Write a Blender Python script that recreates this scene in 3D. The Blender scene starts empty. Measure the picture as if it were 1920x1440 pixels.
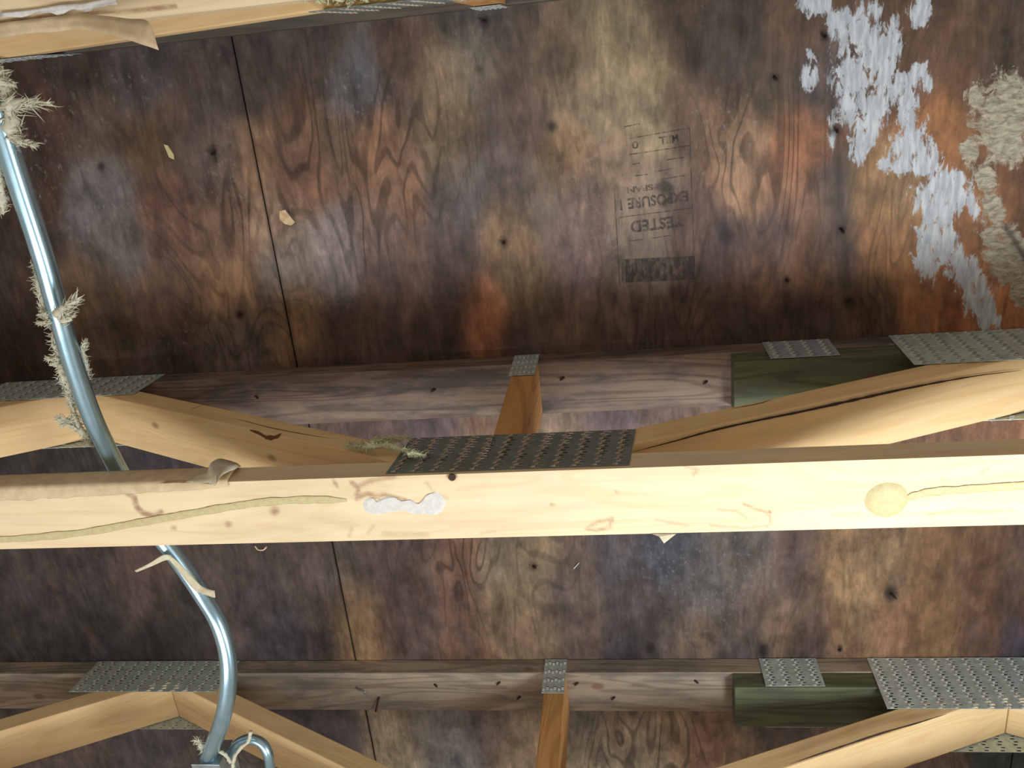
import bpy, math, random
import numpy as np
from mathutils import Matrix, Vector, noise as mnoise
random.seed(7)
C = bpy.context.scene.collection
SC = bpy.context.scene

# ---------------------------------------------------------------- camera
# metres; X runs along the trusses, Y across them, Z up; the eye is 1.5 m above the ground
EYE = np.array([0.0, 0.0, 1.5])
RC = np.array([[0.9893148, 0.0956475, 0.1100351],
               [-0.0481231, 0.9266547, -0.3728206],
               [-0.1376239, 0.3635418, 0.9213561]])     # rows: right, down, forward
FPX = 1620.7
cam = bpy.data.cameras.new('camera'); camo = bpy.data.objects.new('camera', cam); C.objects.link(camo)
m3 = Matrix(((RC[0][0], -RC[1][0], -RC[2][0]), (RC[0][1], -RC[1][1], -RC[2][1]), (RC[0][2], -RC[1][2], -RC[2][2])))
camo.matrix_world = Matrix.Translation(Vector(EYE)) @ m3.to_4x4()
cam.sensor_fit = 'HORIZONTAL'; cam.sensor_width = 36; cam.lens = 36 * FPX / 1920; cam.clip_start = 0.02
SC.camera = camo

# ---------------------------------------------------------------- light
SC.view_settings.view_transform = 'Standard'; SC.view_settings.look = 'None'
SC.view_settings.gamma = 1; SC.view_settings.use_curve_mapping = False
SC.view_settings.exposure = 0.0
w = bpy.data.worlds.new('world'); SC.world = w; w.use_nodes = True
w.node_tree.nodes['Background'].inputs[0].default_value = (1.0, 0.84, 0.69, 1)
w.node_tree.nodes['Background'].inputs[1].default_value = 0.38

def area(name, loc, target, size, power, color, sy=None):
    l = bpy.data.lights.new(name, 'AREA'); l.energy = power; l.color = color
    l.size = size
    if sy: l.shape = 'RECTANGLE'; l.size_y = sy
    o = bpy.data.objects.new(name, l); C.objects.link(o); o.location = loc
    o.rotation_euler = (Vector(target) - Vector(loc)).to_track_quat('-Z', 'Y').to_euler()
    return o
area('work_light', (0.62, 0.78, 1.5 + 0.02), (0.48, 0.52, 1.5 + 0.9), 0.3, 14, (0.93, 0.98, 1.0))
area('highlight_strip', (-0.82, 1.0, 1.5 - 0.6), (-0.6, 1.0, 1.5 + 1.2), 0.34, 16, (0.97, 0.97, 0.95), sy=1.35)  # added strip lamp, sized and placed for the long highlight on the conduit

# ---------------------------------------------------------------- geometry constants
HT = 1.5 + 1.3152      # underside of the plywood
HB = 1.5 + 0.906       # underside of the bottom chords
TK = 0.038; WD = 0.089
Y1 = 0.4697; Y2 = Y1 + 0.6096; Y0 = Y1 - 0.6096
Z0 = 1.5
XS = -0.558; XS2 = 0.661   # sheet joints

def proj(P):
    q = (np.asarray(P, float) - EYE) @ RC.T
    return 960 + FPX * q[..., 0] / q[..., 2], 720 + FPX * q[..., 1] / q[..., 2]
def pt(px, py, ax, v):
    """point of the place seen at pixel (px,py) lying in the plane axis ax = v"""
    d = RC.T @ np.array([(px - 960) / FPX, (py - 720) / FPX, 1.0])
    t = (v - EYE[ax]) / d[ax]
    return EYE + d * t

# ---------------------------------------------------------------- materials
def srgb(r, g, b, k=1.0):
    f = lambda c: ((c / 255) / 12.92 if c / 255 <= 0.04045 else ((c / 255 + 0.055) / 1.055) ** 2.4)
    return (f(r) * k, f(g) * k, f(b) * k, 1)

class NT:
    def __init__(s, name):
        s.m = bpy.data.materials.new(name); s.m.use_nodes = True; s.t = s.m.node_tree
        s.b = s.t.nodes['Principled BSDF']
    def n(s, typ, **kw):
        x = s.t.nodes.new(typ)
        for k, v in kw.items(): setattr(x, k, v)
        return x
    def l(s, a, b): s.t.links.new(a, b)
    def math(s, op, a, b=None, c=None, clamp=False):
        x = s.n('ShaderNodeMath', operation=op); x.use_clamp = clamp
        for i, v in enumerate((a, b, c)):
            if v is None: continue
            if isinstance(v, (int, float)): x.inputs[i].default_value = v
            else: s.l(v, x.inputs[i])
        return x.outputs[0]
    def mapr(s, v, a, b, c=0.0, d=1.0, smooth=True):
        x = s.n('ShaderNodeMapRange', interpolation_type='SMOOTHSTEP' if smooth else 'LINEAR')
        s.l(v, x.inputs[0])
        for i, q in enumerate((a, b, c, d)): x.inputs[i + 1].default_value = q
        return x.outputs[0]
    def mix(s, f, a, b, mode='MIX'):
        x = s.n('ShaderNodeMix', data_type='RGBA', blend_type=mode)
        for i, v in ((0, f), (6, a), (7, b)):
            if isinstance(v, (int, float)): x.inputs[i].default_value = v
            elif isinstance(v, tuple): x.inputs[i].default_value = v
            else: s.l(v, x.inputs[i])
        return x.outputs[2]
    def scale(s, vec, sx, sy, sz):
        x = s.n('ShaderNodeVectorMath', operation='MULTIPLY'); s.l(vec, x.inputs[0]); x.inputs[1].default_value = (sx, sy, sz)
        return x.outputs[0]
    def noise(s, vec, sc=1.0, det=3.0, rough=0.55, dist=0.0):
        x = s.n('ShaderNodeTexNoise'); s.l(vec, x.inputs['Vector'])
        x.inputs['Scale'].default_value = sc; x.inputs['Detail'].default_value = det
        x.inputs['Roughness'].default_value = rough; x.inputs['Distortion'].default_value = dist
        return x.outputs[0]
    def attr(s, name): return s.n('ShaderNodeAttribute', attribute_name=name)
    def grey(s, v):
        x = s.n('ShaderNodeCombineColor')
        for i in range(3): s.l(v, x.inputs[i])
        return x.outputs[0]
    def bump(s, h, strength=0.3, dist=0.002):
        x = s.n('ShaderNodeBump'); x.inputs['Strength'].default_value = strength; x.inputs['Distance'].default_value = dist
        s.l(h, x.inputs['Height']); s.l(x.outputs[0], s.b.inputs['Normal'])

def wood(name, c1, c2, rough=0.65, mould=0.0, mcol=(0.05, 0.05, 0.055, 1), contrast=1.0, knots=0.7):
    M = NT(name); gv = M.attr('grain').outputs['Vector']
    fine = M.noise(M.scale(gv, 3, 160, 160), 1, 4)
    big = M.noise(M.scale(gv, 1.6, 14, 14), 1, 2, dist=0.4)
    ring = M.math('SINE', M.math('MULTIPLY', big, 70.0))
    ring = M.mapr(ring, -0.2, 1.0)
    f = M.math('ADD', M.math('MULTIPLY', fine, 0.6), M.math('MULTIPLY', ring, 0.28 * contrast))
    f = M.mapr(f, 0.22, 0.75)
    col = M.mix(f, c1, c2)
    blot = M.noise(M.scale(gv, 5, 22, 22), 1, 4)
    col = M.mix(M.mapr(blot, 0.35, 0.75, 0, 0.35), col, tuple(c * 0.6 for c in c2[:3]) + (1,))
    vo = M.n('ShaderNodeTexVoronoi'); vo.inputs['Scale'].default_value = 1; M.l(M.scale(gv, 6.5, 11, 11), vo.inputs['Vector'])
    col = M.mix(M.mapr(vo.outputs['Distance'], 0.05, 0.11, knots, 0), col, (0.20, 0.10, 0.05, 1))
    if mould:
        mb = M.noise(M.scale(gv, 7, 24, 24), 1, 6, 0.65)
        col = M.mix(M.mapr(mb, 0.42, 0.66, 0, mould), col, mcol)
    st = M.attr('stain')
    sn = M.noise(M.scale(gv, 60, 160, 160), 1, 4, 0.7)
    sf = M.math('MULTIPLY', st.outputs['Fac'], M.mapr(sn, 0.25, 0.6, 0.35, 1.0), clamp=True)
    col = M.mix(sf, col, (0.26, 0.13, 0.06, 1))
    M.l(col, M.b.inputs['Base Color']); M.b.inputs['Roughness'].default_value = rough
    M.b.inputs['Specular IOR Level'].default_value = 0.25
    M.bump(fine, 0.25, 0.001)
    return M.m

MAT = {}
MAT['chord'] = wood('pale_pine', (0.84, 0.70, 0.47, 1), (0.76, 0.58, 0.35, 1), contrast=0.6, knots=0)
MAT['web'] = wood('honey_pine', (0.84, 0.63, 0.35, 1), (0.74, 0.50, 0.23, 1), contrast=0.6)
MAT['post'] = wood('orange_pine', (0.62, 0.34, 0.13, 1), (0.46, 0.23, 0.08, 1))
MAT['old'] = wood('mouldy_weathered_pine', (0.27, 0.20, 0.16, 1), (0.15, 0.10, 0.075, 1), mould=0.75, mcol=(0.055, 0.055, 0.06, 1))
MAT['old_pale'] = wood('greyed_pine', (0.42, 0.35, 0.27, 1), (0.25, 0.19, 0.14, 1), mould=0.6, mcol=(0.10, 0.10, 0.10, 1))
MAT['old_shaded'] = wood('shaded_pine', (0.12, 0.105, 0.08, 1), (0.08, 0.065, 0.05, 1), mould=0.5)  # shade on the upper truss top chord, put into the wood colour
MAT['treated'] = wood('green_treated_pine', (0.13, 0.15, 0.085, 1), (0.08, 0.085, 0.045, 1), mould=0.3)

# plywood: the tint attribute is the stain layout, grain and figure are procedural
def plywood():
    M = NT('water_stained_plywood')
    tc = M.n('ShaderNodeTexCoord').outputs['Object']
    tint = M.attr('tint').outputs['Color']
    warp = M.noise(M.scale(tc, 6, 3, 1), 1, 3)
    fine = M.noise(M.scale(tc, 170, 34, 1), 1, 4, 0.65)
    mid = M.noise(M.scale(tc, 48, 13, 1), 1, 4, 0.62, 0.6)
    blot = M.noise(M.scale(tc, 20, 15, 1), 1, 6, 0.66)
    fig = M.noise(M.scale(tc, 7.5, 1.8, 1), 1, 2.0, 0.5, 0.9)
    ring = M.math('SINE', M.math('MULTIPLY', fig, 95.0))
    fmask = M.math('MAXIMUM', M.attr('figure').outputs['Fac'], M.mapr(M.noise(M.scale(tc, 4, 2, 1), 1, 1), 0.45, 0.7, 0.05, 0.6))
    ringd = M.math('MULTIPLY', M.mapr(ring, 0.35, 1.0), fmask)
    k = M.mapr(mid, 0.25, 0.75, 0.62, 1.42, False)
    k = M.math('MULTIPLY', k, M.mapr(fine, 0.25, 0.75, 0.78, 1.22, False))
    k = M.math('MULTIPLY', k, M.mapr(blot, 0.3, 0.7, 0.52, 1.48, False))
    k = M.math('MULTIPLY', k, M.math('SUBTRACT', 1.0, M.math('MULTIPLY', ringd, 0.5)))
    col = M.mix(1.0, tint, M.grey(k), 'MULTIPLY')
    # hue drift: purple-grey mould against tan
    hue = M.noise(M.scale(tc, 11, 5, 1), 1, 4, 0.6)
    col = M.mix(M.mapr(hue, 0.5, 0.72, 0, 0.45), col, M.mix(1.0, M.grey(k), (0.062, 0.054, 0.060, 1), 'MULTIPLY'))
    h2 = M.noise(M.scale(tc, 23, 6, 1), 1.3, 3)
    col = M.mix(M.mapr(h2, 0.55, 0.75, 0, 0.2), col, M.mix(1.0, M.grey(k), (0.16, 0.066, 0.028, 1), 'MULTIPLY'))
    # light mould specks
    sp = M.noise(M.scale(tc, 110, 75, 1), 1, 4, 0.75)
    clus = M.math('ADD', M.attr('speck').outputs['Fac'], M.mapr(M.noise(M.scale(tc, 7, 6, 1), 1, 3), 0.52, 0.72, 0, 0.5))
    spf = M.math('MULTIPLY', M.mapr(sp, 0.54, 0.74), clus, clamp=True)
    col = M.mix(M.math('MULTIPLY', spf, 0.5), col, (0.30, 0.29, 0.30, 1))
    # peeled / efflorescent patches
    pn = M.noise(M.scale(tc, 95, 38, 1), 1, 6, 0.72, 0.5)
    pw = M.attr('white').outputs['Fac']
    e = M.mapr(M.math('ADD', pw, M.math('MULTIPLY', M.math('SUBTRACT', pn, 0.5), 3.4)), 0.40, 0.82)
    e = M.math('MULTIPLY', e, M.mapr(pw, 0.04, 0.22))
    wc = M.mix(M.mapr(M.noise(M.scale(tc, 160, 30, 1), 1, 4), 0.35, 0.7), (0.34, 0.38, 0.43, 1), (0.54, 0.58, 0.62, 1))
    col = M.mix(e, col, wc)
    pt_ = M.attr('peel').outputs['Fac']
    pn2 = M.noise(M.scale(tc, 55, 40, 1), 1, 7, 0.75, 0.8)
    e2 = M.mapr(M.math('ADD', pt_, M.math('MULTIPLY', M.math('SUBTRACT', pn2, 0.5), 3.0)), 0.40, 0.78)
    tn = M.mapr(M.noise(M.scale(tc, 70, 150, 1), 1, 6, 0.7, 0.5), 0.3, 0.7)
    col = M.mix(M.math('MULTIPLY', e2, M.mapr(pt_, 0.04, 0.22)), col, M.mix(tn, (0.17, 0.14, 0.10, 1), (0.44, 0.41, 0.32, 1)))
    dk = M.attr('dark').outputs['Fac']
    col = M.mix(M.math('MULTIPLY', dk, M.mapr(mid, 0.2, 0.6, 0.5, 1.0)), col, (0.018, 0.014, 0.014, 1))
    M.l(col, M.b.inputs['Base Color']); M.b.inputs['Roughness'].default_value = 0.55
    M.b.inputs['Specular IOR Level'].default_value = 0.25
    M.bump(k, 0.25, 0.0012)
    return M.m
MAT['ply'] = plywood()

def plain(name, col, rough=0.5, metal=0.0, nsc=0, c2=None, bump=0.0):
    M = NT(name); tc = M.n('ShaderNodeTexCoord').outputs['Object']
    if nsc:
        nn = M.noise(tc, nsc, 5, 0.6)
        M.l(M.mix(M.mapr(nn, 0.3, 0.7), col, c2 or tuple(c * 0.6 for c in col[:3]) + (1,)), M.b.inputs['Base Color'])
        if bump: M.bump(nn, bump, 0.002)
    else: M.b.inputs['Base Color'].default_value = col
    M.b.inputs['Roughness'].default_value = rough; M.b.inputs['Metallic'].default_value = metal
    return M.m
MAT['light_block'] = plain('black_light_block', (0.02, 0.02, 0.02, 1), 0.9)
MAT['plate'] = plain('dull_galvanized_steel', (0.56, 0.66, 0.64, 1), 0.5, 0.3, 70, (0.40, 0.48, 0.46, 1))
MAT['plate_dark'] = plain('tarnished_galvanized_steel', (0.22, 0.27, 0.27, 1), 0.45, 0.3, 60, (0.16, 0.20, 0.20, 1))
MAT['plate_bright'] = plain('bright_galvanized_steel', (0.55, 0.62, 0.68, 1), 0.4, 0.4, 70, (0.42, 0.48, 0.54, 1))
MAT['tooth'] = plain('bent_tooth_steel', (0.74, 0.80, 0.80, 1), 0.4, 0.3, 90, (0.5, 0.54, 0.52, 1))
MAT['tooth_dark'] = plain('rust_dusted_tooth_steel', (0.62, 0.50, 0.38, 1), 0.6, 0.1, 90, (0.36, 0.30, 0.24, 1))
MAT['conduit'] = plain('zinc_conduit', (0.46, 0.70, 0.86, 1), 0.26, 0.92, 40, (0.38, 0.60, 0.74, 1))  # blue of the reflected surroundings is put into the metal colour
MAT['box'] = plain('zinc_box', (0.40, 0.46, 0.48, 1), 0.4, 0.7, 40)
MAT['nail'] = plain('rusted_steel', (0.030, 0.020, 0.016, 1), 0.7, 0.3, 90, (0.06, 0.03, 0.015, 1))
MAT['kraft'] = plain('kraft_paper', (0.70, 0.56, 0.36, 1), 0.8, 0, 60, (0.56, 0.44, 0.28, 1), 0.3)
MAT['kraft2'] = plain('pale_torn_paper', (0.70, 0.66, 0.52, 1), 0.85, 0, 90, (0.58, 0.52, 0.36, 1), 0.4)
MAT['wool'] = plain('insulation_fibre', (0.66, 0.66, 0.54, 1), 0.95, 0, 120, (0.52, 0.51, 0.38, 1), 0.5)
MAT['wool2'] = plain('greenish_insulation_fibre', (0.66, 0.70, 0.50, 1), 0.95, 0, 120, (0.50, 0.50, 0.30, 1), 0.5)
MAT['glue'] = plain('yellow_adhesive', (0.60, 0.53, 0.29, 1), 0.6, 0, 140, (0.54, 0.46, 0.24, 1), 0.6)
MAT['plaster'] = plain('white_plaster', (0.74, 0.74, 0.70, 1), 0.8, 0, 120, (0.62, 0.62, 0.60, 1), 0.5)
MAT['splitwood'] = plain('red_brown_torn_wood', (0.16, 0.06, 0.02, 1), 0.8)
MAT['splinter'] = plain('raw_splinter', (0.72, 0.56, 0.36, 1), 0.7, 0, 90, (0.5, 0.34, 0.18, 1))
def ink():
    M = NT('faded_black_ink'); tc = M.n('ShaderNodeTexCoord').outputs['Object']
    n = M.noise(M.scale(tc, 160, 60, 1), 1, 5, 0.65)
    M.b.inputs['Base Color'].default_value = (0.035, 0.033, 0.032, 1); M.b.inputs['Roughness'].default_value = 0.7
    M.l(M.mapr(n, 0.36, 0.66, 0.68, 0.10), M.b.inputs['Alpha'])
    return M.m
MAT['ink'] = ink()

# ---------------------------------------------------------------- object helpers
def obj(name, verts, faces, mat, parent=None, smooth=False, bevel=0, grain=None, solid=0):
    P = np.array(verts, float).reshape(-1, 3)
    org = np.array(parent.location) if parent is not None else None
    if parent is not None and parent.parent is not None: org = org + np.array(parent.parent.location)
    if org is None:
        org = (P.min(0) + P.max(0)) / 2
    me = bpy.data.meshes.new(name)
    me.from_pydata((P - org).tolist(), [], [list(f) for f in faces]); me.update()
    o = bpy.data.objects.new(name, me); C.objects.link(o)
    if parent is None: o.location = org
    else: o.parent = parent
    me.materials.append(MAT[mat] if isinstance(mat, str) else mat)
    if smooth: me.polygons.foreach_set('use_smooth', [True] * len(me.polygons))
    if grain is not None:
        a, seed = grain; a = np.array(a, float); a /= np.linalg.norm(a)
        b = np.array([0, 1.0, 0]) if abs(a[1]) < .9 else np.array([1.0, 0, 0]); c = np.cross(a, b)
        G = np.stack([P @ a, P @ b, P @ c], 1) + np.array([seed * 3.7, seed * 1.3, seed * 2.1])
        at = me.attributes.new('grain', 'FLOAT_VECTOR', 'POINT'); at.data.foreach_set('vector', G.astype(np.float32).ravel())
    if solid:
        md = o.modifiers.new('solid', 'SOLIDIFY'); md.thickness = solid; md.offset = 0
    if bevel:
        md = o.modifiers.new('bevel', 'BEVEL'); md.width = bevel; md.segments = 2; md.limit_method = 'ANGLE'
    return o
def fattr(o, name, vals):
    at = o.data.attributes.new(name, 'FLOAT', 'POINT'); at.data.foreach_set('value', np.asarray(vals, np.float32))
def wpos(o):
    n = len(o.data.vertices); a = np.zeros(n * 3, np.float32); o.data.vertices.foreach_get('co', a)
    a = a.reshape(-1, 3).astype(float)
    return a + np.array(o.location) + (np.array(o.parent.location) if o.parent else 0)
def empty(name, loc):
    o = bpy.data.objects.new(name, None); C.objects.link(o); o.location = loc; o.empty_display_size = 0.05; return o
def tag(o, label=None, cat=None, group=None, kind=None):
    if label: o['label'] = label
    if cat: o['category'] = cat
    if group: o['group'] = group
    if kind: o['kind'] = kind
    return o
def prism(pts, y0, y1):
    """polygon in X,Z extruded along Y"""
    n = len(pts)
    V = [(x, y0, z) for x, z in pts] + [(x, y1, z) for x, z in pts]
    F = [list(range(n)), list(range(2 * n - 1, n - 1, -1))] + [[i, i + n, (i + 1) % n + n, (i + 1) % n] for i in range(n)]
    return V, F
def boxg(x0, x1, y0, y1, z0, z1): return prism([(x0, z0), (x1, z0), (x1, z1), (x0, z1)], y0, y1)
def catmull(P, per=8):
    P = [np.array(p, float) for p in P]; Q = [2 * P[0] - P[1]] + P + [2 * P[-1] - P[-2]]; out = []
    for i in range(1, len(Q) - 2):
        for k in range(per):
            t = k / per; a, b, c, d = Q[i - 1:i + 3]
            out.append(0.5 * (2 * b + (c - a) * t + (2 * a - 5 * b + 4 * c - d) * t * t + (-a + 3 * b - 3 * c + d) * t ** 3))
    out.append(P[-1]); return out
def tube(path, rad, seg=12, cap=True, jitter=0, flat=1.0):
    P = [np.array(p, float) for p in path]; n = len(P)
    R = rad if hasattr(rad, '__len__') else [rad] * n
    V = []; F = []; up = None
    for i in range(n):
        t = P[min(i + 1, n - 1)] - P[max(i - 1, 0)]; t /= np.linalg.norm(t) + 1e-12
        if up is None:
            up = np.array([0, 0, 1.0]) if abs(t[2]) < .9 else np.array([1.0, 0, 0])
        up = up - t * (up @ t); up /= np.linalg.norm(up); s = np.cross(t, up)
        for k in range(seg):
            a = 2 * math.pi * k / seg; r = R[i] * (1 + (random.uniform(-jitter, jitter) if jitter else 0))
            V.append(P[i] + r * (math.cos(a) * s + flat * math.sin(a) * up))
    for i in range(n - 1):
        for k in range(seg):
            F.append([i * seg + k, i * seg + (k + 1) % seg, (i + 1) * seg + (k + 1) % seg, (i + 1) * seg + k])
    if cap: F.append(list(range(seg))[::-1]); F.append([(n - 1) * seg + k for k in range(seg)])
    return V, F
def join(parts):
    V = []; F = []
    for v, f in parts:
        b = len(V); V += list(v); F += [[i + b for i in q] for q in f]
    return V, F

# ---------------------------------------------------------------- plywood ceiling
K = 1.0
TINT = [  # pixel x, y, r, g, b (stain colours seen there, middle truss shade included), weight
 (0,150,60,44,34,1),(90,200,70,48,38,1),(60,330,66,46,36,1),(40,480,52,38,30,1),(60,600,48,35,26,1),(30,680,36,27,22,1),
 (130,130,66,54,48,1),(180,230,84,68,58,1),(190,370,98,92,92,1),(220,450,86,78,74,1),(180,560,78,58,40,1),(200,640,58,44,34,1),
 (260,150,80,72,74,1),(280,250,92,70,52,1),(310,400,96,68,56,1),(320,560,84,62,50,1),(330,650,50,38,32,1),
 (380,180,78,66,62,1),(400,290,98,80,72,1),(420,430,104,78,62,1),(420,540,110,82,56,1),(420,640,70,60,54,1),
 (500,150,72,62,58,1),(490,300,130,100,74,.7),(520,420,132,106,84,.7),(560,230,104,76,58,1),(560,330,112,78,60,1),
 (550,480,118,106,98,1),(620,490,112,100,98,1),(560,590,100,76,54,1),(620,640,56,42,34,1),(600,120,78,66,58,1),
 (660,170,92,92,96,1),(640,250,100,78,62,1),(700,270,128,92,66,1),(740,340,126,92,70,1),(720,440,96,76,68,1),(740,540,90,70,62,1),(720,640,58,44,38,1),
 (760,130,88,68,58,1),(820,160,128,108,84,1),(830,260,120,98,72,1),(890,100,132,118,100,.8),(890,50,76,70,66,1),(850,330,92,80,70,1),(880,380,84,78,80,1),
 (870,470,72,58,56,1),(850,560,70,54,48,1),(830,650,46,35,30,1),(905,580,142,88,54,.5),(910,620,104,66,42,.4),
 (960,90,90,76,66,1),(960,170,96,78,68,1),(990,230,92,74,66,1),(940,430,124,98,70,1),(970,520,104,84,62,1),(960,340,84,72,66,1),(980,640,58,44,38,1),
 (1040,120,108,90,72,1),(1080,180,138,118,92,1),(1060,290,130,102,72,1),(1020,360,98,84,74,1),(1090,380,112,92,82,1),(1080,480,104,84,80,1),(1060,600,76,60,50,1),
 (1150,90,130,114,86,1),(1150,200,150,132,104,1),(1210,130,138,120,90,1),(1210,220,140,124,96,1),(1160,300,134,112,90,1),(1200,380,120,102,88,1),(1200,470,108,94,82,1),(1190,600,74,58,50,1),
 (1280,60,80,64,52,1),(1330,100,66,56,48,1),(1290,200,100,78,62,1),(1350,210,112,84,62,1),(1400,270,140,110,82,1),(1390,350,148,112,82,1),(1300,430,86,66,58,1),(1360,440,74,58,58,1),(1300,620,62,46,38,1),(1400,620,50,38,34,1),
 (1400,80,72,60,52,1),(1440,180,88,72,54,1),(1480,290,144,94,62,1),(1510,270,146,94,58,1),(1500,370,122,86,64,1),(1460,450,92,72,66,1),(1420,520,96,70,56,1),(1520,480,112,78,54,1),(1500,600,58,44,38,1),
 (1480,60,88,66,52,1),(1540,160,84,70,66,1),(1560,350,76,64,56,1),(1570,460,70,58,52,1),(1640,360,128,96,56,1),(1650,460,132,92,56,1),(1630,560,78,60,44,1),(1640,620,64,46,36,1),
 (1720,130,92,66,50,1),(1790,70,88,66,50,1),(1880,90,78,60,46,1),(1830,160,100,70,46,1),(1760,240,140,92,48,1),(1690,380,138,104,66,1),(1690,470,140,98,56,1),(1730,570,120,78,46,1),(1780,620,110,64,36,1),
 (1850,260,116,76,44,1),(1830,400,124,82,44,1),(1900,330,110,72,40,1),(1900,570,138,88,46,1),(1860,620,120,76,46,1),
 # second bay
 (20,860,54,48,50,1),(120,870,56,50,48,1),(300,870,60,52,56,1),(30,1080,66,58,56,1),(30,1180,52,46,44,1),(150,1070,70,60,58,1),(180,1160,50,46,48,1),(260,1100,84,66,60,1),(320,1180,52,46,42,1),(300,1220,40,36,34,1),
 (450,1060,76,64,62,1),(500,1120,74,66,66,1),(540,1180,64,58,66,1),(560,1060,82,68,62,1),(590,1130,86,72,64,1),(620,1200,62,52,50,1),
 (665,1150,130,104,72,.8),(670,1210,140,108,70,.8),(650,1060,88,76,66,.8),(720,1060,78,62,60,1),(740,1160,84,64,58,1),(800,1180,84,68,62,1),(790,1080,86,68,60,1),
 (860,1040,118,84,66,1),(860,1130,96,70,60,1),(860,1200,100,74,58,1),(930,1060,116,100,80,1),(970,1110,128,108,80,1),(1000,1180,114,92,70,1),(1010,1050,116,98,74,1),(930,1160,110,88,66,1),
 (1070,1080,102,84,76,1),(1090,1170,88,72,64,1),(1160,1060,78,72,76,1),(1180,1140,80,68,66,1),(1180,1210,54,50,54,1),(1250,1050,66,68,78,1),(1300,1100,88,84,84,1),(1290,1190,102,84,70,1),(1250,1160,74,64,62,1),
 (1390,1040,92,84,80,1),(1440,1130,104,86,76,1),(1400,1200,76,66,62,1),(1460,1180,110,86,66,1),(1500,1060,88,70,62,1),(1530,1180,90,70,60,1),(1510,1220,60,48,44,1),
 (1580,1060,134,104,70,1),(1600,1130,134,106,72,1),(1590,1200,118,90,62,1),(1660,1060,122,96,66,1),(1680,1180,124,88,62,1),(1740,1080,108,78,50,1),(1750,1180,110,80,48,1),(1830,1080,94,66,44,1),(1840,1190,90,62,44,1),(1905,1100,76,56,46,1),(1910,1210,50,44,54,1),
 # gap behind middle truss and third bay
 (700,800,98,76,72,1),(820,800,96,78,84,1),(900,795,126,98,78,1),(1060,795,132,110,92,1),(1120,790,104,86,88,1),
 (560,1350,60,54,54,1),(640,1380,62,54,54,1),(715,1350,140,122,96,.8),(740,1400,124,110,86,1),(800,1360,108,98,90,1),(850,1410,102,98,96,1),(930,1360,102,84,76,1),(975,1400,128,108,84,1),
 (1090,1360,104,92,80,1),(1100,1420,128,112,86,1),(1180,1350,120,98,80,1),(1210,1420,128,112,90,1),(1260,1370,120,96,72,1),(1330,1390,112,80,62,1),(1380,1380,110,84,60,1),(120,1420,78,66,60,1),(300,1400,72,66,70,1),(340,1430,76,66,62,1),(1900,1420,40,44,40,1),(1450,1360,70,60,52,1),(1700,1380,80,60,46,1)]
TINT = np.array(TINT, float)
# the sheet is as pale along the trusses as in mid bay (the trusses themselves shade it)
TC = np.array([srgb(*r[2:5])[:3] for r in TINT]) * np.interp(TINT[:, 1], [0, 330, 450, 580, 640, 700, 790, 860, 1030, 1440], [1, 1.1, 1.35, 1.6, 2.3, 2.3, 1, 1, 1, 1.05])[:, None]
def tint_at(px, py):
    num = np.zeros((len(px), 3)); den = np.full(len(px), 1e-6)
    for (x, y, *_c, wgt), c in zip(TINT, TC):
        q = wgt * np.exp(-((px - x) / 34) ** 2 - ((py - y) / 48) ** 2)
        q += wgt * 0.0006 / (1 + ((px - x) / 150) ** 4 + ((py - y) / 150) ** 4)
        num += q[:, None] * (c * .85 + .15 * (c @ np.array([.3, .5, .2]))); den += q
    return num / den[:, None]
def blobs(px, py, L):
    v = np.zeros(len(px))
    for x, y, rx, ry, *a in L:
        ang = math.radians(a[0]) if a else 0
        dx = px - x; dy = py - y
        u = (dx * math.cos(ang) + dy * math.sin(ang)) / rx; w_ = (-dx * math.sin(ang) + dy * math.cos(ang)) / ry
        d = np.sqrt(u * u + w_ * w_)
        v = np.maximum(v, np.clip(1.5 - d * 0.85, 0, 1))
    return v
def strokes(px, py, L):
    """polylines (points, half width) -> 0..1"""
    v = np.zeros(len(px))
    for pts, hw, s in L:
        for (ax, ay), (bx, by) in zip(pts[:-1], pts[1:]):
            dx, dy = bx - ax, by - ay; t = np.clip(((px - ax) * dx + (py - ay) * dy) / (dx * dx + dy * dy + 1e-9), 0, 1)
            d = np.hypot(px - ax - t * dx, py - ay - t * dy)
            v = np.maximum(v, s * np.clip(1.6 - d / hw, 0, 1))
    return v
WHITE = [(1517,140,15,24),(1530,5,26,26),(1520,105,8,10),(1560,45,8,30),(1577,60,20,40),(1612,55,26,40),(1640,95,24,45),(1603,150,36,44),(1660,140,22,60),(1675,80,14,40),(1720,30,14,24),(1640,20,12,20),(1735,5,16,26),(1590,200,18,32),
 (1640,200,24,26),(1624,245,22,48,15),(1615,270,16,34,10),(1700,210,16,30,20),(1720,135,24,12,-40),(1698,170,18,36,20),(1740,160,10,14),(1702,272,26,46,20),(1690,310,24,16),(1740,290,24,24),(1735,315,30,14),(1777,345,36,30),(1765,375,46,34),
 (1760,395,30,34),(1745,460,26,54),(1775,460,18,38),(1736,490,20,30),(1822,380,9,34,-15),(1660,310,14,12),(1815,520,24,40,-25),(1836,560,26,50,-22),(1852,596,12,24),(1868,600,14,8,-40),(1800,490,16,30,-20),(1560,240,6,30)]
PEEL = [(1895,215,62,64),(1880,270,46,30,30),(1830,180,16,24),(1818,285,16,24,-10),(1848,330,18,26),(1864,390,18,36,-15),(1868,470,20,50,-25),(1890,500,26,38,-30),(1905,470,20,60,-20),(1915,550,16,26),(1790,640,40,5)]
SPECK = [(600,490,90,70),(560,420,60,50),(660,180,50,70),(190,390,60,80),(250,170,60,60),(430,340,60,90),(1100,350,40,90),(880,100,40,60),(1120,450,50,90),(1340,250,80,80),(380,640,120,30),(1260,1060,70,60),(1390,1060,60,60),(1320,1130,60,60),(100,300,60,100)]
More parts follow.
